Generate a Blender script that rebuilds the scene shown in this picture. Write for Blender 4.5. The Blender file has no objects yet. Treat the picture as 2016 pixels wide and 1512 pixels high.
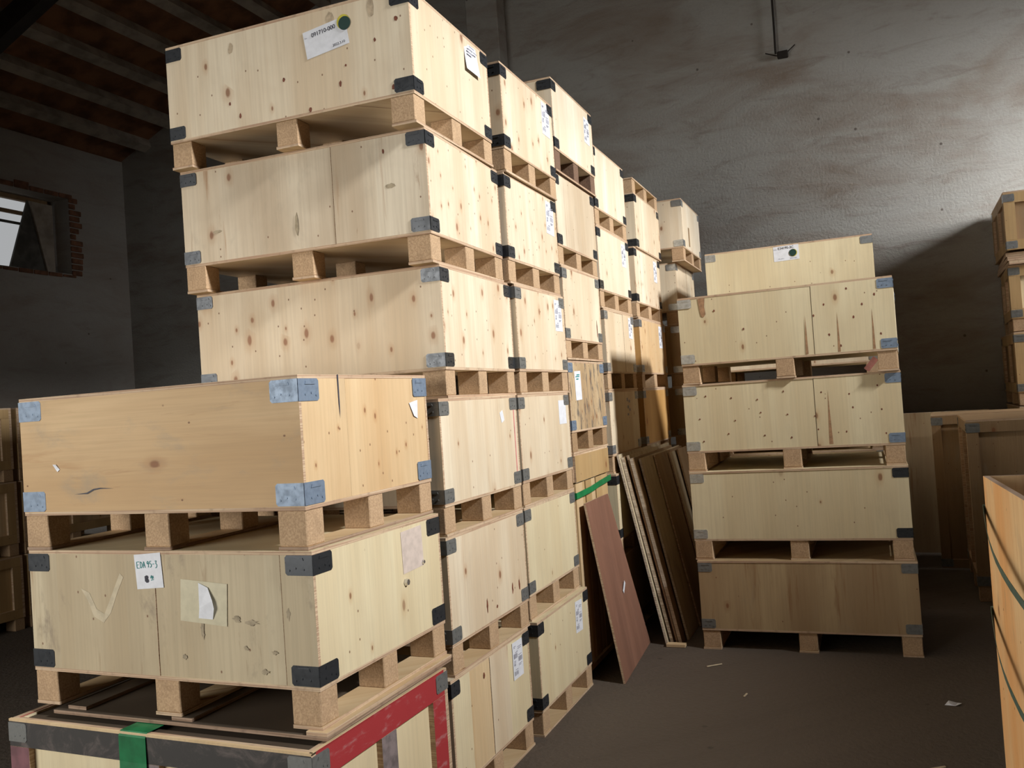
import bpy, bmesh, math, random
from math import sin, cos, radians, pi, atan2
from mathutils import Vector, Matrix
random.seed(7)
S = bpy.context.scene
COL = S.collection

# ------------------------------------------------------------------ camera
F_PX, PITCH, ROLL, CAM_H = 1738.0, radians(1.22), radians(3.895), 1.6
cd = bpy.data.cameras.new('camera'); cam = bpy.data.objects.new('camera', cd); COL.objects.link(cam)
cd.sensor_width = 36.0; cd.lens = F_PX / 2016 * 36.0; cd.clip_start = 0.05
fw = Vector((0, cos(PITCH), sin(PITCH))); r0 = Vector((1, 0, 0)); u0 = Vector((0, -sin(PITCH), cos(PITCH)))
rt = cos(ROLL) * r0 - sin(ROLL) * u0; up = sin(ROLL) * r0 + cos(ROLL) * u0
m = Matrix((rt, up, -fw)).transposed().to_4x4(); m.translation = (0, 0, CAM_H); cam.matrix_world = m
S.camera = cam
S.view_settings.view_transform = 'Standard'; S.view_settings.look = 'None'
S.view_settings.gamma = 1; S.view_settings.use_curve_mapping = False
S.view_settings.exposure = 0.0
# ------------------------------------------------------------------ world: overcast daylight coming in through the open end of the hall
W = bpy.data.worlds.new('daylight'); S.world = W; W.use_nodes = True
W.node_tree.nodes['Background'].inputs[0].default_value = (0.96, 0.98, 1.0, 1)
W.node_tree.nodes['Background'].inputs[1].default_value = 0.4

# frame of the building and of the long row: d1 recedes along the row, n points to the right of the aisle
YA = radians(21.75)
P0 = Vector((-.3, 3.46, 0)); D1 = Vector((sin(YA), cos(YA), 0)); N = Vector((cos(YA), -sin(YA), 0))
def SN(s, n, z=0): return P0 + D1 * s + N * n + Vector((0, 0, z))

def area(name, loc, target, sx, sy, power, color, spread=pi):
    l = bpy.data.lights.new(name, 'AREA'); l.shape = 'RECTANGLE'; l.size = sx; l.size_y = sy
    l.energy = power; l.color = color; l.spread = spread
    o = bpy.data.objects.new(name, l); COL.objects.link(o); o.location = loc
    o.rotation_euler = (Vector(target) - Vector(loc)).to_track_quat('-Z', 'Y').to_euler(); return o
# bright sky falling through an unseen opening, cut in the right-hand slope to shape it (the lamp stands outside, above the roof)
area('window_light', (9.82, -1.85, 8.7), (0.7, 5.97, 1.9), 1.5, 1.5, 3450, (1.0, 0.99, 0.965))
# lamp added to brighten the back wall; no window is built there
area('wall_fill_lamp', SN(4.6, 6.6, 4.0), SN(6.7, 3.4, 2.4), 1.2, 1.7, 112, (1.0, 0.99, 0.97), radians(84))
# fill lamp added behind the camera, in front of the closed door
area('rear_fill_lamp', SN(-6.0, -2.9, 2.1), SN(0.6, 0.6, 0.7), 4.8, 2.8, 150, (1.0, 0.97, 0.9), radians(105))

# ------------------------------------------------------------------ materials
MATS = {}
def nt(name):
    m = bpy.data.materials.new(name); m.use_nodes = True; t = m.node_tree
    b = t.nodes['Principled BSDF']; MATS[name] = m
    return m, t, b
def nd(t, typ, **kw):
    n = t.nodes.new(typ)
    for k, v in kw.items(): setattr(n, k, v)
    return n
def mth(t, op, a, b=None, c=None):
    n = nd(t, 'ShaderNodeMath', operation=op)
    for i, v in enumerate((a, b, c)):
        if v is None: continue
        if isinstance(v, (int, float)): n.inputs[i].default_value = v
        else: t.links.new(v, n.inputs[i])
    return n.outputs[0]
def comb(t, x, y, z):
    n = nd(t, 'ShaderNodeCombineXYZ')
    for i, v in enumerate((x, y, z)):
        if isinstance(v, (int, float)): n.inputs[i].default_value = v
        else: t.links.new(v, n.inputs[i])
    return n.outputs[0]
def noise(t, vec, scale=1, detail=3, rough=.55, dist=0):
    n = nd(t, 'ShaderNodeTexNoise'); n.inputs['Scale'].default_value = scale; n.inputs['Detail'].default_value = detail
    n.inputs['Roughness'].default_value = rough; n.inputs['Distortion'].default_value = dist
    t.links.new(vec, n.inputs['Vector']); return n.outputs['Fac']
def remap(t, v, a, b, lo=0, hi=1, smooth=True):
    n = nd(t, 'ShaderNodeMapRange'); n.interpolation_type = 'SMOOTHSTEP' if smooth else 'LINEAR'
    t.links.new(v, n.inputs[0])
    for i, x in enumerate((a, b, lo, hi)): n.inputs[i + 1].default_value = x
    return n.outputs[0]
def mix(t, f, a, b, mode='MIX'):
    n = nd(t, 'ShaderNodeMix', data_type='RGBA', blend_type=mode)
    if isinstance(f, (int, float)): n.inputs[0].default_value = f
    else: t.links.new(f, n.inputs[0])
    for i, v in ((6, a), (7, b)):
        if isinstance(v, tuple): n.inputs[i].default_value = (*v, 1)
        else: t.links.new(v, n.inputs[i])
    return n.outputs[2]
def bump(t, b, h, strength=.2, dist=.002):
    n = nd(t, 'ShaderNodeBump'); n.inputs['Strength'].default_value = strength; n.inputs['Distance'].default_value = dist
    t.links.new(h, n.inputs['Height']); t.links.new(n.outputs[0], b.inputs['Normal'])
def objco(t, rnd=True):
    tc = nd(t, 'ShaderNodeTexCoord'); sp = nd(t, 'ShaderNodeSeparateXYZ'); t.links.new(tc.outputs['Object'], sp.inputs[0])
    oi = nd(t, 'ShaderNodeObjectInfo'); r = mth(t, 'MULTIPLY', oi.outputs['Random'], 61.0)
    return sp.outputs[0], sp.outputs[1], sp.outputs[2], r

def ply(name, light, dark, knots=.35, kscale=1.0, streak=.4, dirt=.2, horiz=False, dots=.3, grey=(.30, .26, .20), kcol=(.20, .075, .03), mould=False):
    m, t, b = nt(name)
    x, y, z, r = objco(t)
    h = mth(t, 'ADD', mth(t, 'ADD', x, y), r)
    if horiz: h, z = mth(t, 'ADD', z, r), mth(t, 'ADD', x, y)
    n1 = noise(t, comb(t, mth(t, 'MULTIPLY', h, 6.0), mth(t, 'MULTIPLY', z, .7), r), 1, 2)
    n2 = noise(t, comb(t, mth(t, 'MULTIPLY', h, 90.0), mth(t, 'MULTIPLY', z, 2.5), r), 1, 2)
    n3 = noise(t, comb(t, mth(t, 'MULTIPLY', h, 19.0), mth(t, 'MULTIPLY', z, 1.3), r), 1, 4, .6, .4)
    n4 = noise(t, comb(t, mth(t, 'MULTIPLY', h, 7.0 if not mould else 26.0), mth(t, 'MULTIPLY', z, 3.0 if not mould else 6.0), r), 1, 6, .68, .3)
    n5 = noise(t, comb(t, mth(t, 'MULTIPLY', h, 2.3), mth(t, 'MULTIPLY', z, 1.9), mth(t, 'ADD', r, 9.0)), 1, 4, .6, .5)
    n6 = noise(t, comb(t, mth(t, 'MULTIPLY', h, 34.0), mth(t, 'MULTIPLY', z, 2.6), mth(t, 'ADD', r, 4.0)), 1, 5, .7, .8)
    # veneer leaves: broad vertical bands of slightly different tone
    vb = nd(t, 'ShaderNodeTexVoronoi', voronoi_dimensions='1D', feature='F1'); vb.inputs['Scale'].default_value = 5.5
    t.links.new(mth(t, 'ADD', h, mth(t, 'MULTIPLY', n3, .02)), vb.inputs['W'])
    bs = nd(t, 'ShaderNodeSeparateColor'); t.links.new(vb.outputs['Color'], bs.inputs[0])
    c = mix(t, remap(t, n1, .3, .72), light, dark)
    c = mix(t, mth(t, 'MULTIPLY', bs.outputs[0], .40), c, tuple(v * q for v, q in zip(dark, (.92, .84, .74))))
    c = mix(t, remap(t, n2, .35, .75, 0, .28), c, tuple(v * .74 for v in dark))
    sc = tuple(v * q for v, q in zip(dark, (.72, .52, .38)))
    c = mix(t, remap(t, n3, .60, .76, 0, streak), c, sc)
    c = mix(t, remap(t, n5, .42, .68, 0, .30), c, tuple(v * q for v, q in zip(dark, (.86, .84, .84))))
    c = mix(t, remap(t, n6, .60, .74, 0, streak * .55), c, tuple(v * q for v, q in zip(sc, (.8, .8, .85))))
    c = mix(t, remap(t, n4, .54 if not mould else .5, .74 if not mould else .62, 0, dirt), c, grey)
    # knots
    vk = nd(t, 'ShaderNodeTexVoronoi', voronoi_dimensions='2D', feature='F1'); vk.inputs['Scale'].default_value = 1
    hw = mth(t, 'ADD', h, mth(t, 'MULTIPLY', n3, .015))
    t.links.new(comb(t, mth(t, 'MULTIPLY', hw, 9.0 * kscale), mth(t, 'MULTIPLY', z, 5.0 * kscale), 0), vk.inputs['Vector'])
    ks = nd(t, 'ShaderNodeSeparateColor'); t.links.new(vk.outputs['Color'], ks.inputs[0])
    knots *= .8; gate = remap(t, ks.outputs[0], 1 - knots, 1 - knots + .02)
    size = mth(t, 'MULTIPLY', remap(t, ks.outputs[1], 0, 1, .045, .16, False), remap(t, n3, .35, .65, .75, 1.2))
    rel = mth(t, 'DIVIDE', vk.outputs['Distance'], size)
    core = mth(t, 'MULTIPLY', remap(t, rel, .45, 1.0, 1, 0), gate)
    halo = mth(t, 'MULTIPLY', remap(t, rel, .8, 2.6, 1, 0), gate)
    c = mix(t, mth(t, 'MULTIPLY', halo, .35), c, sc)
    c = mix(t, mth(t, 'MULTIPLY', core, .8), c, kcol)
    # small staple and nail specks
    vd = nd(t, 'ShaderNodeTexVoronoi', voronoi_dimensions='2D', feature='F1'); vd.inputs['Scale'].default_value = 1
    t.links.new(comb(t, mth(t, 'MULTIPLY', h, 16.0), mth(t, 'MULTIPLY', z, 12.0), 0), vd.inputs['Vector'])
    ds = nd(t, 'ShaderNodeSeparateColor'); t.links.new(vd.outputs['Color'], ds.inputs[0])
    dg = mth(t, 'MULTIPLY', remap(t, ds.outputs[0], 1 - dots * .55, 1 - dots * .55 + .02), remap(t, vd.outputs['Distance'], .035, .07, 1, 0))
    c = mix(t, mth(t, 'MULTIPLY', dg, .85), c, (.16, .07, .035))
    t.links.new(c, b.inputs['Base Color']); b.inputs['Roughness'].default_value = .62
    b.inputs['Specular IOR Level'].default_value = .35
    bump(t, b, n2, .15, .001)
    return m

ply('ply_pale', (.76, .68, .53), (.62, .50, .35), knots=.22, streak=.28, dots=.3, dirt=.12)
ply('ply_knotty', (.78, .69, .54), (.62, .50, .35), knots=.8, kscale=1.1, streak=.3, dots=.5, dirt=.15, kcol=(.25, .10, .045))
ply('ply_speck', (.80, .72, .58), (.64, .52, .37), knots=.7, kscale=1.5, streak=.2, dots=.5, dirt=.1, kcol=(.25, .10, .05))
ply('ply_streak', (.74, .66, .52), (.52, .42, .30), knots=.12, streak=1.0, dots=.2, dirt=.3)
ply('ply_white', (.82, .76, .64), (.70, .60, .45), knots=.12, streak=.15, dots=.15, dirt=.1)
ply('ply_cream', (.72, .64, .44), (.64, .54, .35), knots=.10, streak=.12, dots=.22, dirt=.12)
ply('ply_honey', (.62, .44, .25), (.50, .33, .17), knots=.05, streak=.5, dots=.15, dirt=.45, horiz=True)
ply('ply_honey_knots', (.68, .52, .32), (.58, .40, .22), knots=.35, kscale=1.6, streak=.3, dots=.5, dirt=.2)
ply('ply_worn', (.58, .50, .35), (.44, .36, .24), knots=.06, streak=.7, dots=.35, dirt=1.0, grey=(.24, .19, .14))
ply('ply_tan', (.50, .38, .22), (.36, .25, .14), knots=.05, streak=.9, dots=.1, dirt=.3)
ply('ply_stained', (.56, .43, .27), (.40, .28, .16), knots=.5, kscale=1.6, streak=.9, dots=.9, dirt=.85, grey=(.10, .09, .085), mould=True)
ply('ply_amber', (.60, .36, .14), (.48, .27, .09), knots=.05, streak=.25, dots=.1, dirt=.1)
ply('ply_orange', (.93, .68, .38), (.88, .48, .20), knots=.06, streak=.5, dots=.15, dirt=.35)
ply('ply_dark', (.11, .085, .06), (.07, .052, .038), knots=.0, streak=.5, dots=.0, dirt=.5, grey=(.16, .13, .10), horiz=True)
ply('ply_red', (.27, .135, .09), (.20, .10, .068), knots=.0, streak=.25, dots=.05, dirt=.35, grey=(.33, .17, .12))
ply('board_gold', (.55, .38, .19), (.42, .28, .13), knots=.12, streak=.5, dots=.2, dirt=.2)
ply('board_brown', (.36, .24, .13), (.26, .17, .09), knots=.12, streak=.5, dots=.2, dirt=.4)
ply('plank_pale', (.70, .55, .35), (.58, .42, .24), knots=.15, streak=.5, dots=.1, dirt=.2)

def edge_mat(name, a, bcol):
    m, t, b = nt(name); x, y, z, r = objco(t)
    w = noise(t, comb(t, mth(t, 'MULTIPLY', mth(t, 'ADD', x, y), 2.0), mth(t, 'MULTIPLY', z, 900.0 * .25), r), 1, 2)
    n = noise(t, comb(t, mth(t, 'MULTIPLY', mth(t, 'ADD', x, y), 26.0), mth(t, 'MULTIPLY', z, 26.0), r), 1, 4)
    c = mix(t, remap(t, w, .4, .6), a, bcol); c = mix(t, remap(t, n, .5, .8, 0, .6), c, tuple(v * .5 for v in bcol))
    t.links.new(c, b.inputs['Base Color']); b.inputs['Roughness'].default_value = .8; bump(t, b, n, .5, .002)
edge_mat('edge_ply', (.58, .44, .30), (.40, .26, .17))
edge_mat('chalky_edge', (.70, .62, .50), (.42, .32, .23))
edge_mat('edge_dark', (.34, .24, .17), (.22, .14, .09))

def chip(name, a, bcol):
    m, t, b = nt(name); x, y, z, r = objco(t)
    v = comb(t, mth(t, 'ADD', x, r), y, z)
    n = noise(t, v, 150, 3, .7); n2 = noise(t, v, 14, 4, .6)
    c = mix(t, remap(t, n, .35, .65), a, bcol); c = mix(t, remap(t, n2, .45, .75, 0, .35), c, tuple(q * .6 for q in bcol))
    t.links.new(c, b.inputs['Base Color']); b.inputs['Roughness'].default_value = .9; bump(t, b, n, .5, .002)
chip('chipboard', (.52, .36, .22), (.38, .25, .145))
chip('chipboard_dark', (.40, .26, .14), (.27, .17, .09))
chip('wood_dark', (.20, .12, .075), (.13, .075, .05))

def metal(name, col, rough=.35, metallic=.85):
    m, t, b = nt(name); x, y, z, r = objco(t)
    n = noise(t, comb(t, mth(t, 'ADD', x, r), y, z), 45, 3)
    c = mix(t, remap(t, n, .4, .7), col, tuple(v * .8 for v in col))
    t.links.new(c, b.inputs['Base Color']); b.inputs['Metallic'].default_value = metallic
    t.links.new(remap(t, n, .3, .7, rough - .03, rough + .08), b.inputs['Roughness']); bump(t, b, n, .1, .001)
metal('steel_dark', (.055, .06, .068), .30, .55)
metal('steel_blue', (.20, .26, .35), .5, .3)
metal('steel_bright', (.55, .58, .60), .3, .8)
metal('steel_glint', (.62, .66, .72), .25, .9)  # for the plate bend: its highlight is put into this brighter colour
metal('steel_grey', (.20, .205, .20), .45, .4)

def plain(name, col, rough=.7, var=.12, scale=30, metallic=0):
    m, t, b = nt(name); x, y, z, r = objco(t)
    n = noise(t, comb(t, mth(t, 'ADD', x, r), y, z), scale, 4)
    c = mix(t, remap(t, n, .35, .7), col, tuple(v * (1 - var * 2) for v in col))
    t.links.new(c, b.inputs['Base Color']); b.inputs['Roughness'].default_value = rough; b.inputs['Metallic'].default_value = metallic
    return m
plain('paper', (.72, .74, .80), .6, .05); plain('ink', (.05, .05, .07), .7, .05); plain('ink_grey', (.30, .30, .36), .7, .05)
plain('ink_teal', (.03, .25, .25), .7, .05); plain('dot_green', (.003, .035, .028), .6, .05); plain('dot_yellow', (.55, .48, .05), .5, .05)
plain('film', (.60, .55, .40), .25, .05); plain('film_pink', (.66, .56, .50), .3, .08)
plain('strap_green', (.10, .16, .13), .5, .15); plain('tape_green', (.01, .17, .06), .35, .2, 12)
plain('strap_bright', (.01, .22, .07), .4, .2, 12)
plain('paint_red', (.34, .03, .035), .6, .1, 9); plain('paint_black', (.035, .03, .028), .6, .3, 25); plain('paint_purple', (.20, .085, .10), .7, .2, 14)
plain('paint_greywash', (.22, .18, .18), .8, .25, 25)
plain('strap_pink', (.7, .3, .28), .5, .1); plain('cable', (.02, .015, .012), .8, .1); plain('clay_brick', (.22, .10, .055), .9, .25, 9)
plain('steel_beam', (.035, .028, .024), .8, .2, 6); plain('pale_wood_chip', (.6, .5, .35), .8, .1); plain('roof_board', (.27, .12, .055), .9, .3, 3)
plain('purlin_lime', (.40, .35, .29), .9, .2, 5); plain('outside_wall', (.62, .57, .44), .9, .15, 3); plain('rag_grey', (.12, .115, .10), .9, .25, 6)
plain('silver', (.8, .8, .8), .2, .05, 30, .9)
# red paint rubbed through to chalky patches
t = MATS['paint_red'].node_tree; b = t.nodes['Principled BSDF']
x, y, z, r = objco(t); n = noise(t, comb(t, mth(t, 'MULTIPLY', mth(t, 'ADD', x, y), 7.0), mth(t, 'MULTIPLY', z, 22.0), r), 1, 5, .7)
t.links.new(mix(t, remap(t, n, .52, .72, 0, .7), (.34, .03, .035), (.42, .24, .24)), b.inputs['Base Color'])
t = MATS['paint_black'].node_tree; b = t.nodes['Principled BSDF']
x, y, z, r = objco(t); n = noise(t, comb(t, mth(t, 'MULTIPLY', mth(t, 'ADD', x, y), 9.0), mth(t, 'MULTIPLY', z, 9.0), r), 1, 6, .7, 1.0)
t.links.new(mix(t, remap(t, n, .45, .75, 0, .8), (.03, .027, .026), (.15, .12, .11)), b.inputs['Base Color'])

def plaster(name, base, stain, soot, amt=.6, soot_shade_z=None):
    m, t, b = nt(name)
    tc = nd(t, 'ShaderNodeTexCoord'); sp = nd(t, 'ShaderNodeSeparateXYZ'); t.links.new(tc.outputs['Object'], sp.inputs[0])
    x, y, z = sp.outputs
    sl = mth(t, 'SUBTRACT', z, mth(t, 'MULTIPLY', y, .0))
    n1 = noise(t, comb(t, mth(t, 'MULTIPLY', mth(t, 'ADD', x, y), .55), mth(t, 'MULTIPLY', sl, 1.4), 0), 1, 8, .62, .6)
    n2 = noise(t, comb(t, mth(t, 'MULTIPLY', mth(t, 'ADD', x, y), 1.6), mth(t, 'MULTIPLY', z, 6.0), 3.0), 1, 6, .65, .8)
    n3 = noise(t, comb(t, mth(t, 'MULTIPLY', mth(t, 'ADD', x, y), 5.0), mth(t, 'MULTIPLY', z, 14.0), 9.0), 1, 5, .7)
    n4 = noise(t, comb(t, x, y, z), 38, 4, .6)
    c = mix(t, remap(t, n1, .40, .74, 0, amt), base, stain)
    c = mix(t, remap(t, n2, .48, .80, 0, amt * .8), c, tuple(v * .8 for v in stain))
    c = mix(t, remap(t, n3, .66, .78, 0, .55), c, soot)
    c = mix(t, remap(t, n4, .4, .8, 0, .25), c, tuple(v * .7 for v in base))
    vd = nd(t, 'ShaderNodeTexVoronoi', voronoi_dimensions='3D', feature='F1'); vd.inputs['Scale'].default_value = 3.1
    t.links.new(tc.outputs['Object'], vd.inputs['Vector'])
    c = mix(t, remap(t, vd.outputs['Distance'], .03, .055, .8, 0), c, soot)
    if soot_shade_z:   # lower wall darkened: soot at the base, and its shade put into the colour
        zz = mth(t, 'ADD', z, mth(t, 'MULTIPLY', n1, .8))
        c = mix(t, remap(t, zz, soot_shade_z[0], soot_shade_z[1], .8, 0), c, soot)
    t.links.new(c, b.inputs['Base Color']); b.inputs['Roughness'].default_value = .92
    h = mth(t, 'ADD', mth(t, 'MULTIPLY', n2, .7), mth(t, 'MULTIPLY', n4, .35))
    bump(t, b, h, .6, .03)
plaster('plaster_back', (.40, .40, .38), (.23, .165, .12), (.09, .07, .06), .72, (1.0, 2.4))
plaster('plaster_left', (.36, .345, .32), (.26, .20, .16), (.09, .07, .055), .6)
plaster('floor_dust', (.105, .082, .063), (.075, .058, .043), (.05, .04, .03), .8)

# ------------------------------------------------------------------ mesh helpers
def M(name): return MATS[name]
def link(name, me, parent=None, loc=(0, 0, 0), rot=None):
    o = bpy.data.objects.new(name, me); COL.objects.link(o)
    if parent: o.parent = parent
    o.location = loc
    if rot: o.rotation_euler = rot
    return o
def empty(name, loc, rz=0):
    o = bpy.data.objects.new(name, None); COL.objects.link(o); o.location = loc; o.rotation_euler = (0, 0, rz)
    o.empty_display_size = .1; return o
def tag(o, label, cat, group=None):
    o['label'] = label; o['category'] = cat
    if group: o['group'] = group
    return o
CACHE = {}
def boxmesh(dx, dy, dz, mat, edge=None, bevel=0):
    k = (round(dx, 4), round(dy, 4), round(dz, 4), mat, edge, bevel)
    if k in CACHE: return CACHE[k]
    bm = bmesh.new(); bmesh.ops.create_cube(bm, size=1); bmesh.ops.scale(bm, vec=(dx, dy, dz), verts=bm.verts)
    if bevel: bmesh.ops.bevel(bm, geom=bm.edges[:], offset=bevel, segments=1, affect='EDGES')
    me = bpy.data.meshes.new('box'); me.materials.append(M(mat))
    if edge:
        me.materials.append(M(edge)); ax = min(range(3), key=lambda i: (dx, dy, dz)[i])
        for f in bm.faces:
            if abs(f.normal[ax]) < .5: f.material_index = 1
    bm.to_mesh(me); bm.free(); CACHE[k] = me; return me
def box(name, c, d, mat, parent=None, edge=None, bevel=0, rot=None):
    return link(name, boxmesh(*d, mat, edge, bevel), parent, c, rot)
def polymesh(verts, faces, mats, idx=None):
    me = bpy.data.meshes.new('mesh'); me.from_pydata(verts, [], faces)
    for q in mats: me.materials.append(M(q))
    if idx:
        for p, i in zip(me.polygons, idx): p.material_index = i
    me.update(); return me
def quads(rects, z, mat, th=0):
    v, f = [], []
    for (x0, y0, x1, y1) in rects:
        k = len(v); v += [(x0, y0, z), (x1, y0, z), (x1, y1, z), (x0, y1, z)]; f.append((k, k + 1, k + 2, k + 3))
    return polymesh(v, f, [mat])
def tube(name, pts, r, mat, parent=None):
    cu = bpy.data.curves.new(name, 'CURVE'); cu.dimensions = '3D'; cu.bevel_depth = r; cu.bevel_resolution = 2
    sp = cu.splines.new('POLY'); sp.points.add(len(pts) - 1)
    for p, q in zip(sp.points, pts): p.co = (*q, 1)
    o = bpy.data.objects.new('tmp', cu); COL.objects.link(o)
    me = bpy.data.meshes.new_from_object(o.evaluated_get(bpy.context.evaluated_depsgraph_get()))
    bpy.data.objects.remove(o); me.materials.clear(); me.materials.append(M(mat)); return link(name, me, parent)
def ribbon(name, pts, wdir, w, th, mat, parent=None):
    """flat strap through pts; wdir list of width directions"""
    v, f = [], []
    for i, p in enumerate(pts):
        p = Vector(p); q = Vector(pts[min(i + 1, len(pts) - 1)]) - Vector(pts[max(i - 1, 0)])
        wd = Vector(wdir[i] if isinstance(wdir, list) else wdir).normalized(); nn = q.cross(wd).normalized()
        for a, c in ((-1, -1), (1, -1), (1, 1), (-1, 1)): v.append(p + wd * a * w / 2 + nn * c * th / 2)
    for i in range(len(pts) - 1):
        for j in range(4): f.append((4 * i + j, 4 * i + (j + 1) % 4, 4 * i + 4 + (j + 1) % 4, 4 * i + 4 + j))
    f.append((3, 2, 1, 0)); k = 4 * len(pts) - 4; f.append((k, k + 1, k + 2, k + 3))
    return link(name, polymesh(v, f, [mat]), parent)

def bracket_mesh(leg1, leg2, h, mat):
    """galvanised corner plate: legs along +x and +y from the outer corner, with a pressed rib and nail heads"""
    k = ('br', leg1, leg2, h, mat)
    if k in CACHE: return CACHE[k]
    v, f = [], []
    th = .0022; c = .007
    def prism(poly, fn, d):
        k = len(v); n = len(poly)
        for s in (0, d):
            for (a, b) in poly: v.append(fn(a, b, s))
        f.append(tuple(range(k, k + n))); f.append(tuple(range(k + 2 * n - 1, k + n - 1, -1)))
        for i in range(n): f.append((k + i, k + n + i, k + n + (i + 1) % n, k + (i + 1) % n))
    for ax, leg in ((0, leg1), (1, leg2)):
        fn = (lambda a, b, s: (a, -s, b)) if ax == 0 else (lambda a, b, s: (-s, a, b))
        prism([(-th, 0), (leg - c, 0), (leg, c), (leg, h - c), (leg - c, h), (-th, h)], fn, th)
        fr = (lambda a, b, s: (a, -th - s, b)) if ax == 0 else (lambda a, b, s: (-th - s, a, b))
        prism([(leg * .30, h * .74), (leg * .80, h * .74), (leg * .76, h * .88), (leg * .34, h * .88)], fr, .0022)
        for (a, b) in ((.32, .3), (.62, .36), (.85, .25)):
            prism([(leg * a + .0035 * cos(q * pi / 3), h * b + .0035 * sin(q * pi / 3)) for q in range(6)], fr, .002)
    nb = len(f)
    ring = [(-.0030 * cos(q * pi / 8) + .0012, -.0030 * sin(q * pi / 8) + .0012) for q in range(-1, 6)]  # narrow strip along the bend that carries the painted highlight
    k0 = len(v)
    for zz in (.001, h - .001):
        for (a, b) in ring: v.append((a, b, zz))
    n_ = len(ring)
    for i in range(n_): f.append((k0 + i, k0 + (i + 1) % n_, k0 + n_ + (i + 1) % n_, k0 + n_ + i))
    me = polymesh(v, f, [mat, 'steel_glint'], [1 if i >= nb else 0 for i in range(len(f))])
    bm = bmesh.new(); bm.from_mesh(me); bmesh.ops.recalc_face_normals(bm, faces=bm.faces); bm.to_mesh(me); bm.free()
    CACHE[k] = me; return me

# stickers: X right, Y up, Z out of the face
def face_frame(Wd, L, z0, face, u, v):
    if face == 'aisle': return (-Wd / 2 + u, -L / 2 - .0003, z0 + v), (pi / 2, 0, 0)
    return (-Wd / 2 - .0003, -L / 2 + u, z0 + v), (pi / 2, 0, -pi / 2)
def text_mesh(s, size, mat, bold=0):
    cu = bpy.data.curves.new('t', 'FONT'); cu.body = s; cu.size = size; cu.align_x = 'CENTER'; cu.align_y = 'CENTER'; cu.offset = bold
    o = bpy.data.objects.new('tmp', cu); COL.objects.link(o); bpy.context.view_layer.update()
    me = bpy.data.meshes.new_from_object(o.evaluated_get(bpy.context.evaluated_depsgraph_get())); bpy.data.objects.remove(o)
    me.materials.clear(); me.materials.append(M(mat)); return me
def paper(parent, name, loc, rot, w, h, tilt=0, mat='paper', curl=0):
    n = 8; v, f = [], []
    for th in (0, .0006):
        for i in range(n + 1):
            for j in range(2): v.append((-w / 2 + w * i / n, -h / 2 + h * j, th + .0004 + curl * (abs(i / n - .6) ** 2.2)))
    o = 2 * (n + 1)
    for i in range(n):
        a = 2 * i
        f.append((o + a, o + a + 2, o + a + 3, o + a + 1)); f.append((a, a + 1, a + 3, a + 2))
        f.append((a, a + 2, o + a + 2, o + a)); f.append((a + 1, o + a + 1, o + a + 3, a + 3))
    f.append((0, o, o + 1, 1)); a = 2 * n; f.append((a, a + 1, o + a + 1, o + a))
    q = link(name, polymesh(v, f, [mat]), parent, loc); q.rotation_mode = 'QUATERNION'
    q.rotation_quaternion = Matrix.Rotation(rot[2], 3, 'Z').to_quaternion() @ Matrix.Rotation(rot[0], 3, 'X').to_quaternion() @ Matrix.Rotation(tilt, 3, 'Z').to_quaternion()
    return q
def label_print():
    """illegible shipping form: address lines, dark field blocks and bar codes"""
    k = 'lp'
    if k in CACHE: return CACHE[k]
    rects = []; w, h = .105, .155
    def R(x0, y0, x1, y1): rects.append((x0 * w - w / 2, h / 2 - y1 * h, x1 * w - w / 2, h / 2 - y0 * h))
    rg = random.Random(3)
    for (x0, y0, x1, y1, nb) in ((.05, .30, .45, .44, 14), (.55, .44, .95, .58, 14), (.05, .80, .45, .92, 14)):
        for i in range(nb):
            if rg.random() < .8: R(x0 + (x1 - x0) * i / nb, y0, x0 + (x1 - x0) * (i + .7) / nb, y1)
    for (x0, y, x1) in ((.06, .08, .30), (.06, .12, .24), (.5, .14, .92), (.5, .19, .85), (.22, .26, .45), (.06, .5, .25), (.06, .54, .22), (.55, .64, .9), (.55, .68, .8), (.2, .75, .45), (.55, .38, .9)):
        R(x0, y, x1, y + .022)
    R(.06, .58, .2, .64); R(.4, .24, .46, .28)
    CACHE[k] = quads(rects, .0022, 'ink_grey'); return CACHE[k]
def form_label(cr, face, u, v, tilt=0, sc=1.0):
    Wd, L, z0 = cr['_d']; loc, rot = face_frame(Wd, L, z0, face, u, v)
    p = paper(cr, 'shipping_label', loc, rot, .115, .165, tilt, 'paper', 0)
    p['label'] = 'white printed form with grey bar codes'; p.scale = (sc, sc, 1)
    link('print', label_print(), p); return p

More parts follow.
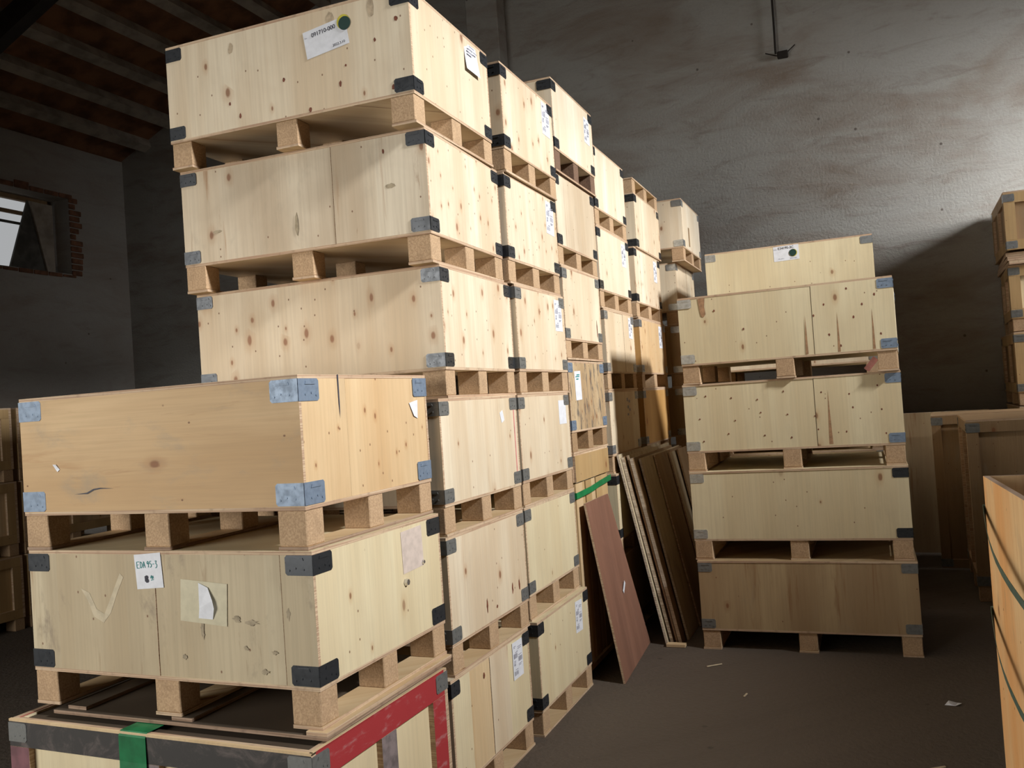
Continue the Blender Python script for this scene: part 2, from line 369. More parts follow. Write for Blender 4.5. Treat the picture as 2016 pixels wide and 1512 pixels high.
DIMS = {}
def crate(label, near, a_deg, z0, L=1.21, Wd=.80, body=.43, pal=.115, side='ply_pale', front=None, seams_f=(), seams_a=(), block='chipboard',
          steel='steel_dark', brh=.056, brl=.085, flip=False, group='crates stacked in the long row', skid='edge_ply', name='wooden_crate', lidmat=None, lid_out=0.0, mats_a=None):
    """plywood box on nine chipboard blocks and three skid boards"""
    front = front or side
    a = radians(a_deg); d1 = Vector((sin(a), cos(a), 0)); d2 = Vector((-cos(a), sin(a), 0))
    c = Vector((near[0], near[1], 0)) + d1 * Wd / 2 + d2 * L / 2
    e = empty(name, (c.x, c.y, z0), pi / 2 - a); tag(e, label, 'crate', group)
    t = .012; H = body + pal
    zz = (lambda z: H - z) if flip else (lambda z: z)
    zb = pal; zt = H
    # deck and lid
    box('deck', (0, 0, zz(zb + t / 2)), (Wd, L, t), side, e, 'edge_ply')
    box('lid', (0, 0, zz(zt - t / 2)), (Wd + lid_out, L + lid_out, t), lidmat or side, e, 'edge_ply')
    ph = body - 2 * t; pc = zz(zb + t + ph / 2)
    def run(axis, off, length, seams, mat, mats=None):
        cuts = [0] + list(seams) + [1]
        for i in range(len(cuts) - 1):
            x0 = -length / 2 + cuts[i] * length + (.0015 if i else 0); x1 = -length / 2 + cuts[i + 1] * length - (.0015 if i < len(cuts) - 2 else 0)
            mm = mats[i % len(mats)] if mats else mat; dp = .0 if i % 2 == 0 else .0015
            sg = 1 if off < 0 else -1
            if axis == 'y': box('side_panel', (off + sg * dp, (x0 + x1) / 2, pc), (t, x1 - x0, ph), mm, e, 'edge_ply')
            else: box('side_panel', ((x0 + x1) / 2, off + sg * dp, pc), (x1 - x0, t, ph), mm, e, 'edge_ply')
    run('y', -Wd / 2 + t / 2, L, seams_f, front); run('y', Wd / 2 - t / 2, L, (), side)
    run('x', -L / 2 + t / 2, Wd - 2 * t, seams_a, side, mats_a); run('x', L / 2 - t / 2, Wd - 2 * t, (), side)
    # blocks and skids
    bw, bl = .092, .105; bh = pal - t; sk = .011
    rg = random.Random(label)
    for iy in (-1, 0, 1):
        for ix in (-1, 0, 1):
            box('block', (ix * (Wd / 2 - bw / 2 - .003) + rg.uniform(-.004, .004), iy * (L / 2 - bl / 2 - .003), zz(sk + (pal - sk) / 2)), (bw, bl, pal - sk), block, e, bevel=.003)
        box('skid', (0, iy * (L / 2 - bl / 2 - .002), zz(sk / 2)), (Wd - .004, bl + .004, sk), block if block == 'wood_dark' else 'plank_pale', e, skid)
    # corner plates
    for sx in (-1, 1):
        for sy in (-1, 1):
            for lv in (0, 1):
                zc = (zb + .014) if lv == 0 else (zt - .012 - brh)
                if flip: zc = H - zc - brh
                rz = {(-1, -1): 0, (1, -1): pi / 2, (1, 1): pi, (-1, 1): -pi / 2}[(sx, sy)]
                link('corner_plate', bracket_mesh(brl, brl, brh, steel), e, (sx * (Wd / 2), sy * (L / 2), zc), (0, 0, rz))
    e['_d'] = (Wd, L, (0 if flip else pal)); DIMS[e.name] = e
    return e

# ------------------------------------------------------------------ the building
def structure(name, me, loc=(0, 0, 0), rz=0):
    o = link(name, me, None, loc, (0, 0, rz)); o['kind'] = 'structure'; return o
RZ = pi / 2 - YA      # local x = D1, local y = -N
def bl(s, n, z=0): return SN(s, n, z)
floor = structure('floor', boxmesh(26, 24, .2, 'floor_dust'), bl(0, 0, -.1), RZ)
SB, NL, NR, ZE = 6.7, -8.19, 7.8, 5.46      # back wall s, left and right wall n, eave height
SLOPE = radians(23.44); NM = (NL + NR) / 2; ZR = ZE + (NM - NL) * math.tan(SLOPE)
# gable wall (pentagon with thickness)
pts = [(-NL + .37, 0), (-NR - .3, 0), (-NR - .3, ZE - .05), (-NM, ZR + .05), (-NL + .37, ZE - .05)]
v = [(0, y, z) for y, z in pts] + [(.3, y, z) for y, z in pts]
f = [(0, 1, 2, 3, 4), (9, 8, 7, 6, 5)] + [(i, i + 5, (i + 1) % 5 + 5, (i + 1) % 5) for i in range(5)]
me = polymesh(v, f, ['plaster_back']); bm = bmesh.new(); bm.from_mesh(me); bmesh.ops.recalc_face_normals(bm, faces=bm.faces); bm.to_mesh(me); bm.free()
wb = structure('wall_back', me, SN(SB, 0), RZ)
# pilaster on the back wall
structure('trim_1', boxmesh(.26, .40, 7.0, 'plaster_back', None, .01), SN(SB - .13, -2.32, 3.5), RZ)
# left wall around its window hole
WS0, WS1, WZ0, WZ1 = 4.25, 5.72, 3.72, 4.74; S0 = -6.8
def wallmesh(parts, mat):
    bm = bmesh.new()
    for (x0, x1, y0, y1, z0, z1) in parts:
        r = bmesh.ops.create_cube(bm, size=1)
        bmesh.ops.scale(bm, vec=(x1 - x0, y1 - y0, z1 - z0), verts=r['verts']); bmesh.ops.translate(bm, vec=((x0 + x1) / 2, (y0 + y1) / 2, (z0 + z1) / 2), verts=r['verts'])
    me = bpy.data.meshes.new('wall'); me.materials.append(M(mat)); bm.to_mesh(me); bm.free(); return me
yl = -NL
structure('wall_left', wallmesh([(S0, WS0, yl, yl + .37, 0, ZE), (WS1, SB, yl, yl + .37, 0, ZE), (WS0, WS1, yl, yl + .37, 0, WZ0), (WS0, WS1, yl, yl + .37, WZ1, ZE)], 'plaster_left'), SN(0, 0), RZ)
structure('wall_front', wallmesh([(-6.8, -6.5, -NR - .3, -1.2, 0, ZE), (-6.8, -6.5, 5.0, -NL + .37, 0, ZE), (-6.8, -6.5, -1.2, 5.0, 4.4, ZE), (-6.8, -6.7, -NR, -NL, ZE, ZR + .2)], 'plaster_left'), SN(0, 0), RZ)
structure('door_1', wallmesh([(-6.62, -6.55, -1.2, 5.0, 0, 4.4)], 'board_brown'), SN(0, 0), RZ)
structure('wall_right', wallmesh([(S0, SB, -NR - .3, -NR, 0, ZE)], 'plaster_left'), SN(0, 0), RZ)
# window: timber frame, slanting boards, chipped brick rim
win = empty('window_1', SN((WS0 + WS1) / 2, NL - .2, WZ0), RZ); win['kind'] = 'structure'
ww, wh = WS1 - WS0, WZ1 - WZ0
for (c, d) in (((0, .15, .03), (ww, .06, .06)), ((0, .15, wh - .03), (ww, .06, .06)), ((ww / 2 - .03, .15, wh / 2), (.06, .06, wh)), ((-ww / 2 + .03, .15, wh / 2), (.06, .06, wh))):
    box('window_frame', c, d, 'board_brown', win)
me = polymesh([(.05, .10, .05), (.66, .10, .05), (.36, .10, .98), (.05, .13, .05), (.66, .13, .05), (.36, .13, .98)], [(0, 1, 2), (5, 4, 3), (0, 3, 4, 1), (1, 4, 5, 2), (2, 5, 3, 0)], ['rag_grey'])
link('boarding', me, win)
me = polymesh([(.36, .06, .96), (.70, .06, .96), (.70, .06, .05), (.58, .06, .05), (.36, .09, .96), (.70, .09, .96), (.70, .09, .05), (.58, .09, .05)], [(0, 1, 2, 3), (7, 6, 5, 4), (0, 4, 5, 1), (1, 5, 6, 2), (2, 6, 7, 3), (3, 7, 4, 0)], ['purlin_lime'])
link('boarding', me, win)
box('glazing_bar', (-.25, .15, wh / 2), (.03, .03, wh), 'board_brown', win)
box('glazing_bar', (0, .16, .80), (ww, .03, .05), 'board_brown', win); box('glazing_bar', (0, .16, .66), (ww, .03, .03), 'rag_grey', win)
rg = random.Random(5)
for i in range(13):
    zz = WZ0 + .02 + i * .082; ex = rg.uniform(.08, .2)
    box('brick', (WS1 - (WS0 + WS1) / 2 + ex / 2, -.2 - .003, zz - WZ0), (ex, .03, .066), 'clay_brick', win, bevel=.006)
for i in range(7):
    ex = rg.uniform(.05, .10)
    box('brick', (-ww / 2 + .1 + i * .22, -.203, wh + ex / 2), (.205, .03, ex), 'clay_brick', win, bevel=.006)
    box('brick', (-ww / 2 + .1 + i * .22, -.203, -.03), (.205, .03, .06 * rg.uniform(.5, 1)), 'clay_brick', win, bevel=.006)
# roof: two slopes of boards, purlins under the left slope, rafter
HS0, HS1, HN0, HN1 = -1.55, 1.6, 5.8, 7.34      # unseen roof opening, sized to shape where the main light falls
def roofside(name, sgn):
    ln = (NM - NL + .5) / cos(SLOPE); hl = (SB - S0 + .3) / 2; cs = (SB + S0) / 2
    if sgn < 0: me = boxmesh(2 * hl, ln, .08, 'roof_board')
    else:       # local y runs from the eave (-) up to the ridge (+)
        y0 = ln / 2 - (HN1 - NM) / cos(SLOPE); y1 = ln / 2 - (HN0 - NM) / cos(SLOPE); a0, a1 = HS0 - cs, HS1 - cs
        me = wallmesh([(-hl, a0, -ln / 2, ln / 2, -.04, .04), (a1, hl, -ln / 2, ln / 2, -.04, .04), (a0, a1, -ln / 2, y0, -.04, .04), (a0, a1, y1, ln / 2, -.04, .04)], 'roof_board')
    o = structure(name, me)
    # local y = -N
    c = SN((SB + S0) / 2, 0) ; nn = NM + sgn * (ln / 2) * cos(SLOPE)
    o.location = SN((SB + S0) / 2, nn, ZR + .06 - (ln / 2) * sin(SLOPE))
    o.rotation_euler = Matrix.Rotation(RZ, 3, 'Z').to_quaternion().to_matrix().to_4x4().to_euler()
    o.rotation_euler = (Matrix.Rotation(RZ, 3, 'Z') @ Matrix.Rotation(sgn * SLOPE, 3, 'X')).to_euler()
    return o
rl = roofside('ceiling', -1); rr = roofside('ceiling', 1)
def onroof(s, u, dz=0):  # u measured up the slope from the left eave
    return SN(s, NL + u * cos(SLOPE), ZE + u * sin(SLOPE) + dz)
def onroof_obj(name, s0, s1, u, w, h, mat, drop):
    o = box(name, onroof((s0 + s1) / 2, u, -drop), (s1 - s0, w, h), mat, None)
    o.rotation_euler = (Matrix.Rotation(RZ, 3, 'Z') @ Matrix.Rotation(-SLOPE, 3, 'X')).to_euler(); return o
def adopt(o, p):
    bpy.context.view_layer.update(); o.parent = p; o.matrix_parent_inverse = p.matrix_world.inverted()
for i in range(13):
    u = .52 + i * .565
    adopt(onroof_obj('purlin', S0, SB, u, .14, .13, 'purlin_lime', .05), rl)
adopt(box('rafter', (0, 0, 0), (.14, 8.4, .24), 'steel_beam'), rl)
rf = [o for o in rl.children if o.name.startswith('rafter')][0]
rf.matrix_world = Matrix.Translation(onroof(3.55, 4.15, -.30)) @ (Matrix.Rotation(RZ, 3, 'Z') @ Matrix.Rotation(-SLOPE, 3, 'X')).to_4x4()
# neighbouring building outside the window
structure('wall_outside', boxmesh(8, .3, 9, 'outside_wall'), SN(5, NL - 6, 4.5), RZ)
# cable with a junction hanging on the back wall
cb = empty('hanging_cable', SN(SB - .05, 1.0, 5.08)); tag(cb, 'thin dark cable hanging down the back wall to a small junction box', 'cable')
bpy.context.view_layer.update()
q = tube('wire', [SN(SB - .06, .93 + .004 * sin(i), 5.1 + i * .35) - SN(SB - .05, 1.0, 5.08) for i in range(10)], .011, 'cable', cb)
box('junction_box', (0, 0, 0), (.06, .11, .07), 'cable', cb, bevel=.008, rot=(0, 0, RZ))
q = tube('loose_wire', [(-.16, .07, .05), (-.07, .02, .0), (0, 0, -.02), (.07, -.02, .04), (.12, -.05, .08)], .006, 'cable', cb)

# ------------------------------------------------------------------ the long row of crates
A = {}
def rowcrate(key, s, k, label, nn=0.0, dy=0.0, z=None, **kw):
    near = SN(s, nn); z0 = k * .5455 if z is None else z
    A[key] = crate(label, near, 21.75 + dy, z0, **kw); return A[key]
g1 = 'first stack of the long row'; 
rowcrate('A6', -.04, 0, 'pale crate of four upright boards with a bar-code form, lowest in the nearest tall stack', -.0, 1.1, side='ply_pale', seams_a=(.20, .45, .70), mats_a=['ply_cream', 'plank_pale', 'ply_pale', 'ply_cream'], steel='steel_dark', brl=.075)
rowcrate('A5', .0, 1, 'pale crate directly on top of the crate made of four upright boards', .0, 1.0, side='ply_pale', steel='steel_grey')
rowcrate('A4', .015, 2, 'pale crate with a reddish stripe at its right end, directly under the knotty crate', .0, .8, side='ply_pale', steel='steel_grey')
rowcrate('A3', .105, 3, 'crate covered in brown knots on its long side, behind and above the honey-coloured crate', .0, -1.3, side='ply_knotty', front='ply_knotty', steel='steel_dark')
rowcrate('A2', .05, 4, 'crate with a joint in its grey-streaked long side, right below the 091710-000 crate', .0, -1.5, side='ply_speck', front='ply_streak', seams_f=(.36,))
rowcrate('A1', -.015, 5, 'topmost crate at the upper left, with a tilted 091710-000 sheet and a dark green dot', .0, -.6, side='ply_pale', front='ply_pale')
rowcrate('A26', .845, 0, 'yellowish crate with a white form, on the floor behind the crate of upright boards', .03, .5, Wd=.79, side='ply_cream')
rowcrate('A25', .855, 1, 'creamy crate left of the top of the red-brown leaning board', .0, .3, Wd=.77, side='ply_cream', steel='steel_grey')
rowcrate('A24', .87, 2, 'pale crate with a blank white sheet, left of the crate with black mould stains', .0, .3, Wd=.765, side='ply_pale', steel='steel_grey')
rowcrate('A23', .925, 3, 'pale speckled crate with a white form, right beside the knotty crate', .0, .2, Wd=.745, side='ply_knotty', steel='steel_grey')
rowcrate('A22', .88, 4, 'very bright streaky crate with a white form, second from the top in its stack', .0, 0, Wd=.77, side='ply_speck')
rowcrate('A21', .885, 5, 'very bright crate with a white form, right beside the crate with the curling sheet', .015, 0, Wd=.77, side='ply_knotty')
Z3 = 1.285
rowcrate('A34', 1.68, 0, 'weathered crate with black mould stains and a torn white slip', .0, .2, z=Z3, Wd=.72, side='ply_stained', block='chipboard_dark', body=.415, pal=.12, steel='steel_blue')
rowcrate('A33', 1.69, 0, 'smooth cream crate directly above the mould-stained crate', .0, .2, z=Z3 + .541, Wd=.74, side='ply_pale', body=.43, pal=.111, steel='steel_grey')
rowcrate('A32', 1.665, 0, 'grey-streaked crate under the highest crate of the row', .0, 0, z=Z3 + 1.082, Wd=.79, side='ply_streak', body=.43, pal=.111)
rowcrate('A31', 1.675, 0, 'highest crate of the row, with a white form, on a dark brown pallet base', .015, 0, z=Z3 + 1.623, Wd=.81, side='ply_white', block='wood_dark', body=.415, pal=.125)
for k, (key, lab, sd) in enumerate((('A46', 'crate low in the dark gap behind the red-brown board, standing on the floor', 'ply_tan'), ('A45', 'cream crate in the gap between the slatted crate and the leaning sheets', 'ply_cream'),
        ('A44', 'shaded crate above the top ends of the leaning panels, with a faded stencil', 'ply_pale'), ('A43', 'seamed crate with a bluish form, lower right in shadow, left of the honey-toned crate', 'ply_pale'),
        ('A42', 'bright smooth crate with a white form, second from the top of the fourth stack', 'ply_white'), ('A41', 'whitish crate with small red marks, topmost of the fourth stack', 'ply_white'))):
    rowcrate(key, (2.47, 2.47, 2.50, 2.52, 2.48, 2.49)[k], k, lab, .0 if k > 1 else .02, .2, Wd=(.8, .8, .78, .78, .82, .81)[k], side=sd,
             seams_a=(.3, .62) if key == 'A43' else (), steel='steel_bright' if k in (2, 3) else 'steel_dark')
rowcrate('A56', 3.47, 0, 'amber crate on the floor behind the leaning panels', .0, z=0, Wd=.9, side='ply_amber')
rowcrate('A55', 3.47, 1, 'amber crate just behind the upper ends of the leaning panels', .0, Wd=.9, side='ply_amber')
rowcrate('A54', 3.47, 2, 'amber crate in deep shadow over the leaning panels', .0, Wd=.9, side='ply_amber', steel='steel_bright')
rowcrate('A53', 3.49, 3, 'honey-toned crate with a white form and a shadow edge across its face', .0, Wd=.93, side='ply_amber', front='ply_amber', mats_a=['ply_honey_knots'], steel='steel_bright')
rowcrate('A52', 3.48, 4, 'bright crate with a form and rows of dark specks, in the fifth stack', .0, Wd=.90, side='ply_speck', steel='steel_dark')
rowcrate('A51', 3.56, 5, 'crate lying upside down with its pallet base uppermost, on top of the fifth stack', .01, Wd=.88, side='ply_pale', flip=True, z=5 * .5455)
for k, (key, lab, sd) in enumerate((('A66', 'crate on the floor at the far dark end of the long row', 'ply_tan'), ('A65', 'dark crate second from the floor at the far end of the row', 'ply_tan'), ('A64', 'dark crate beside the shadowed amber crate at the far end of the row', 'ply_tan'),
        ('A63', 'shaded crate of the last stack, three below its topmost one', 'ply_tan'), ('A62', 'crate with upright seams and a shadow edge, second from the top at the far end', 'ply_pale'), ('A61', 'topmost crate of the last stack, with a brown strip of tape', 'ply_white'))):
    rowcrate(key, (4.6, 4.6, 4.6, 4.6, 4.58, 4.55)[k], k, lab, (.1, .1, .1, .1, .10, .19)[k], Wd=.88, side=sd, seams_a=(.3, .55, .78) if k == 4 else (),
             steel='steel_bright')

# details on those crates
c = A['A1']; Wd, L, z0 = c['_d']
loc, rot = face_frame(Wd, L, z0, 'front', .385, .30)
p = paper(c, 'paper_sheet', loc, rot, .205, .115, radians(8), 'paper', .001); p['label'] = 'white sheet reading 091710-000'
link('print', text_mesh('091710-000', .0242, 'ink', .0003), p, (-.006, .032, .0022)); link('print', text_mesh('2022.3.10', .015, 'ink'), p, (.055, -.043, .0022))
link('print', text_mesh('No.', .009, 'ink_grey'), p, (-.091, .030, .0022))
def disc(name, r, mat, parent, loc):
    return link(name, polymesh([(r * cos(i * pi / 12), r * sin(i * pi / 12), 0) for i in range(24)] + [(r * cos(i * pi / 12), r * sin(i * pi / 12), -.001) for i in range(24)],
         [tuple(range(24))] + [(i, i + 24, (i + 1) % 24 + 24, (i + 1) % 24) for i in range(24)], [mat]), parent, loc)
disc('yellow_dot', .030, 'dot_yellow', p, (.092, .036, .0024)); disc('green_dot', .028, 'dot_green', p, (.097, .028, .0034))
loc, rot = face_frame(Wd, L, z0, 'aisle', .60, .335)
# shipping form peeling off: a curved tab standing away from the face
v, f = [], []
for i in range(9):
    a = i / 8; zz = .065 - .13 * a; out = .001 + .012 * a ** 1.6
    for x in (-.075 + .02 * (1 - a) ** 3, .0, .075 - .02 * (1 - a) ** 3): v.append((x, zz, out + .004 * sin(x * 40)))
for i in range(8):
    for j in range(2): k = 3 * i + j; f.append((k, k + 3, k + 4, k + 1))
q = link('peeling_label', polymesh(v, f, ['paper']), c, loc, rot); q['label'] = 'white printed sheet curling away from the wood'
link('print', quads([(-.05, .028, -.012, .036), (.005, .03, .05, .036), (-.05, .012, 0, .02), (-.04, .044, .02, .05)], .0125, 'ink_grey'), q)
for key, u, vv, sc in (('A21', .655, .315, 1.1), ('A22', .66, .31, 1.1), ('A23', .64, .315, 1.05), ('A31', .68, .275, 1), ('A42', .67, .31, 1), ('A52', .72, .31, 1.05),
                       ('A43', .68, .33, .9), ('A53', .74, .31, 1.1), ('A26', .62, .31, 1.0), ('A6', .66, .325, 1.0)):
    form_label(A[key], 'aisle', u, vv, radians(random.uniform(-3, 3)), sc)
c = A['A24']; Wd, L, z0 = c['_d']; loc, rot = face_frame(Wd, L, z0, 'aisle', .65, .325); paper(c, 'paper_sheet', loc, rot, .12, .13, 0)
c = A['A34']; loc, rot = face_frame(c['_d'][0], c['_d'][1], c['_d'][2], 'aisle', .17, .27); p = paper(c, 'paper_slip', loc, rot, .115, .17, radians(2))
link('print', quads([(-.04, .05, .03, .056), (-.02, .06, .035, .066), (-.03, .035, .01, .042)], .0024, 'ink_teal'), p)
c = A['A4']; loc, rot = face_frame(c['_d'][0], c['_d'][1], c['_d'][2], 'aisle', .62, .335); paper(c, 'torn_paper', loc, rot, .035, .05, radians(20))
box('painted_stripe', (.76 - .4, -.6058, .115 + .215), (.010, .0016, .38), 'strap_pink', c)
c = A['A61']; loc, rot = face_frame(c['_d'][0], c['_d'][1], c['_d'][2], 'aisle', .30, .13); paper(c, 'tape_strip', loc, rot, .06, .17, 0, 'board_brown')
c = A['A44']; loc, rot = face_frame(c['_d'][0], c['_d'][1], c['_d'][2], 'aisle', .5, .3)
q = link('stencil', quads([(-.05, .05, -.02, .075), (.0, .04, .04, .06), (-.04, 0, .0, .02), (.01, -.02, .04, .0), (-.05, -.05, -.01, -.035)], .001, 'ink_grey'), c, loc, rot)

# marks that belong to single crates: scorched knots, scuffs, a hoop print
plain('knot_red', (.20, .06, .03), .7, .2, 60); plain('scuff_grey', (.41, .34, .235), .8, .2, 30); plain('gum_brown', (.53, .42, .29), .7, .2, 30); plain('chalk', (.57, .49, .35), .8, .1, 30)
def blot(par, face, u, v, rx, ry, mat, n=14, seed=0, rag=.25, name='stain'):
    rg = random.Random(seed); loc, rot = face_frame(par['_d'][0], par['_d'][1], par['_d'][2], face, u, v)
    pts = [(rx * cos(i * 2 * pi / n) * rg.uniform(1 - rag, 1 + rag), ry * sin(i * 2 * pi / n) * rg.uniform(1 - rag, 1 + rag), .0004) for i in range(n)]
    return link(name, polymesh(pts, [tuple(range(n))], [mat]), par, loc, rot)
for i, (u, v, rx, ry, mt) in enumerate(((.60, .17, .006, .009, 'knot_red'), (.33, .10, .006, .013, 'knot_red'), (.30, .17, .004, .006, 'knot_red'), (.88, .12, .005, .008, 'knot_red'), (.83, .06, .006, .011, 'knot_red'), (.48, .02, .007, .011, 'knot_red'),
        (.16, .245, .005, .008, 'knot_red'), (.09, .04, .007, .012, 'knot_red'), (.06, .31, .010, .010, 'knot_red'), (.36, .375, .018, .03, 'gum_brown'), (.17, .38, .014, .035, 'gum_brown'), (.86, .355, .012, .025, 'gum_brown'))):
    blot(A['A1'], 'front', u, v, rx, ry, mt, seed=i)
blot(A['A2'], 'front', .165, .215, .022, .010, 'scuff_grey', seed=3); blot(A['A2'], 'front', .62, .12, .010, .045, 'scuff_grey', seed=4); blot(A['A2'], 'front', 1.03, .14, .022, .007, 'scuff_grey', seed=5)
blot(A['A2'], 'front', .19, .36, .006, .010, 'knot_red', seed=8)
for i, (u, v, h_) in enumerate(((.34, .085, .030), (.62, .10, .026), (.70, .10, .026), (.44, .06, .008))):
    blot(A['A5'], 'aisle', u, v, .007, h_, 'knot_red', seed=20 + i)
for u, v in ((.30, .36), (.62, .30)): blot(A['A6'], 'aisle', u, v, .007, .012, 'knot_red', seed=int(u * 50))
blot(A['A33'], 'aisle', .64, .09, .010, .055, 'knot_red', seed=31)

# slatted crate under the third stack
ec = SN(1.665, 0) + D1 * .345 + -N * .6
sc = empty('slatted_crate', (ec.x, ec.y, 0), RZ); tag(sc, 'tall crate of upright golden slats with a bright green strap across it', 'crate', 'crates stacked in the long row')
for sx in (-1, 1):
    for sy in (-1, 1): box('post', (sx * .31, sy * .56, .64), (.05, .05, 1.26), 'board_gold', sc)
xs = -.345
for i, w in enumerate((.135, .06, .12, .09, .13, .145)):
    box('slat', (xs + w / 2, -.594 + (.006 if i % 2 else 0), .60), (w - .006, .014, 1.03), 'board_gold' if i % 3 else 'plank_pale', sc); xs += w
xs = -.6
for i in range(8):
    box('slat', (-.338, -.525 + i * .15, .60), (.014, .135, 1.03), 'board_gold' if i % 3 else 'plank_pale', sc)
box('top_board', (0, -.602, 1.20), (.69, .016, .15), 'board_gold', sc, 'edge_ply'); box('top_board', (-.347, 0, 1.20), (.016, 1.19, .15), 'board_gold', sc, 'edge_ply')
box('lid', (0, 0, 1.278), (.70, 1.21, .012), 'board_gold', sc, 'edge_ply'); box('bottom_board', (0, 0, .05), (.69, 1.19, .03), 'board_gold', sc)
for sy in (-1, 0, 1): box('bearer', (0, sy * .5, .018), (.69, .09, .035), 'board_brown', sc)
ribbon('strap', [(-.35, .6, 1.07), (-.362, -.0, 1.06), (-.362, -.612, 1.05), (-.1, -.618, 1.06), (.1, -.618, 1.075), (.36, -.612, 1.085)], (0, 0, 1), .035, .002, 'strap_bright', sc)

# ------------------------------------------------------------------ front-left stack
KB = .845
def scl(p): return (p[0] * KB, p[1] * KB)
gB = 'crates of the front-left stack'
zB = 1.6 - (1.6 - .479) * KB; zB1 = 1.6 - (1.6 - 1.12) * KB; zBt = 1.6 - (1.6 - 1.755) * KB
b2 = crate('worn greyish crate with a handwritten note and taped white scrap, under the honey-coloured crate', scl((-.756, 3.168)), 23.05, zB, L=1.215, Wd=.815, body=zB1 - zB - .117 - .001, pal=.117,
           side='ply_cream', front='ply_worn', seams_f=(.10, .52), steel='steel_dark', brh=.062, brl=.10, group=gB)
b1 = crate('honey-coloured crate with blue-grey corner plates, top of the front-left stack', scl((-.771, 3.18)), 22.45, zB1, L=1.197, Wd=.82, body=zBt - zB1 - .122, pal=.122,
           side='ply_honey_knots', front='ply_honey', seams_a=(.31,), steel='steel_blue', brh=.07, brl=.105, group=gB, block='chipboard', skid='edge_dark')
Wd, L, z0 = b2['_d']; bh = zB1 - zB - .118
loc, rot = face_frame(Wd, L, z0, 'front', .655, bh - .067)
p = paper(b2, 'paper_note', loc, rot, .115, .115, radians(4), 'paper', .001); p['label'] = 'small white note with teal and black handwriting'
def strokes(par, lines, r, mat, off=(0, 0)):
    for ln in lines:
        rects = []
        v, f = [], []
        for (x0, y0), (x1, y1) in zip(ln, ln[1:]):
            d = Vector((x1 - x0, y1 - y0)); d.normalize(); nx, ny = -d.y * r, d.x * r; k = len(v)
            v += [(x0 + nx + off[0], y0 + ny + off[1], .0022), (x0 - nx + off[0], y0 - ny + off[1], .0022), (x1 - nx + off[0], y1 - ny + off[1], .0022), (x1 + nx + off[0], y1 + ny + off[1], .0022)]
            f.append((k, k + 1, k + 2, k + 3))
        link('handwriting', polymesh(v, f, [mat]), par)
k = .001
E_ = [[(14, 26), (0, 26), (0, 0), (13, 0)], [(0, 14), (10, 14)]]
def gl(lines, ox, s=1.0): return [[((x * s + ox) * k, y * s * k) for x, y in l] for l in lines]
D_ = [[(0, 0), (1, 26), (8, 22), (11, 12), (7, 2), (0, 0)]]; A_ = [[(0, 0), (5, 26), (11, 0)], [(2, 10), (9, 10)]]
n9 = [[(9, 18), (3, 14), (1, 21), (6, 26), (10, 20), (7, 0)]]; n5 = [[(10, 25), (2, 25), (1, 14), (8, 14), (10, 6), (5, 0), (0, 2)]]
ds = [[(0, 12), (9, 13)]]; n3 = [[(0, 24), (8, 25), (4, 14), (10, 8), (7, -2), (0, -4)]]
for g_, ox in ((E_, -48), (D_, -33), (A_, -21), (n9, -4), (n5, 8), (ds, 21), (n3, 32)): strokes(p, gl(g_, ox, .8), .0011, 'ink_teal', (0, .012))
B_ = [[(0, 0), (0, 26), (10, 24), (10, 16), (2, 13), (12, 10), (11, 1), (0, 0)], [(4, 2), (5, 24)], [(-4, 25), (-4, 3)]]
strokes(p, gl(B_, -14, .8), .0022, 'ink', (0, -.036)); strokes(p, gl([[(0, 10), (5, 22), (8, 6), (13, 20), (15, 8)], [(2, 2), (16, 4)]], 6, .8), .0011, 'ink_teal', (0, -.032))
loc, rot = face_frame(Wd, L, z0, 'front', .43, bh - .165)
p = paper(b2, 'tape_patch', loc, rot, .19, .135, radians(-4), 'film'); p['label'] = 'translucent tape square over torn white paper'
link('torn_paper', polymesh([(-.02, .062, .0025), (.02, .05, .0045), (.045, .012, .012), (.052, -.012, .012), (.04, -.05, .003), (-.018, -.052, .0025), (-.016, -.02, .0025)], [(0, 6, 5, 4, 3, 2, 1)], ['paper']), p)
# right face of the worn crate: film patch, nuts; of the honey crate: torn scraps, crack
loc, rot = face_frame(Wd, L, z0, 'aisle', .60, bh - .10); p = paper(b2, 'tape_patch', loc, rot, .15, .15, radians(2), 'film_pink')
def nut(par, loc, r):
    v = [(r * cos(i * pi / 3), r * sin(i * pi / 3), 0) for i in range(6)] + [(r * .8 * cos(i * pi / 3), r * .8 * sin(i * pi / 3), r * .8) for i in range(6)]
    link('bolt_head', polymesh(v, [tuple(range(6, 12))] + [(i, (i + 1) % 6, (i + 1) % 6 + 6, i + 6) for i in range(6)], ['silver']), par, loc)
for i, (u, v, rx, ry) in enumerate(((.24, .20, .030, .010), (.30, .21, .022, .012), (.37, .20, .018, .016), (.44, .17, .010, .030), (.20, .05, .020, .010), (.27, .12, .012, .008), (.16, .11, .014, .008), (.52, .08, .012, .010), (.10, .23, .010, .020))):
    blot(b2, 'front', u, v, rx * .75, ry * .8, 'scuff_grey', n=18, seed=40 + i, rag=.45)
loc, rot = face_frame(Wd, L, z0, 'front', .87, bh - .19)
link('chalk_smear', polymesh([(-.10, .06, .0004), (-.07, .02, .0004), (-.045, -.035, .0004), (0, -.055, .0004), (.035, -.02, .0004), (.07, .05, .0004), (.10, .10, .0004), (.085, .115, .0004), (.04, .035, .0004), (.005, -.025, .0004), (-.03, -.01, .0004), (-.06, .045, .0004)], [(0, 11, 1), (1, 11, 10, 2), (2, 10, 9, 3), (3, 9, 8, 4), (4, 8, 7, 5), (5, 7, 6)], ['chalk']), b2, loc, rot)
nut(p, (-.065, -.105, .001), .014); nut(p, (.068, -.062, .001), .009)
Wd, L, z0 = b1['_d']; hb = zBt - zB1 - .122
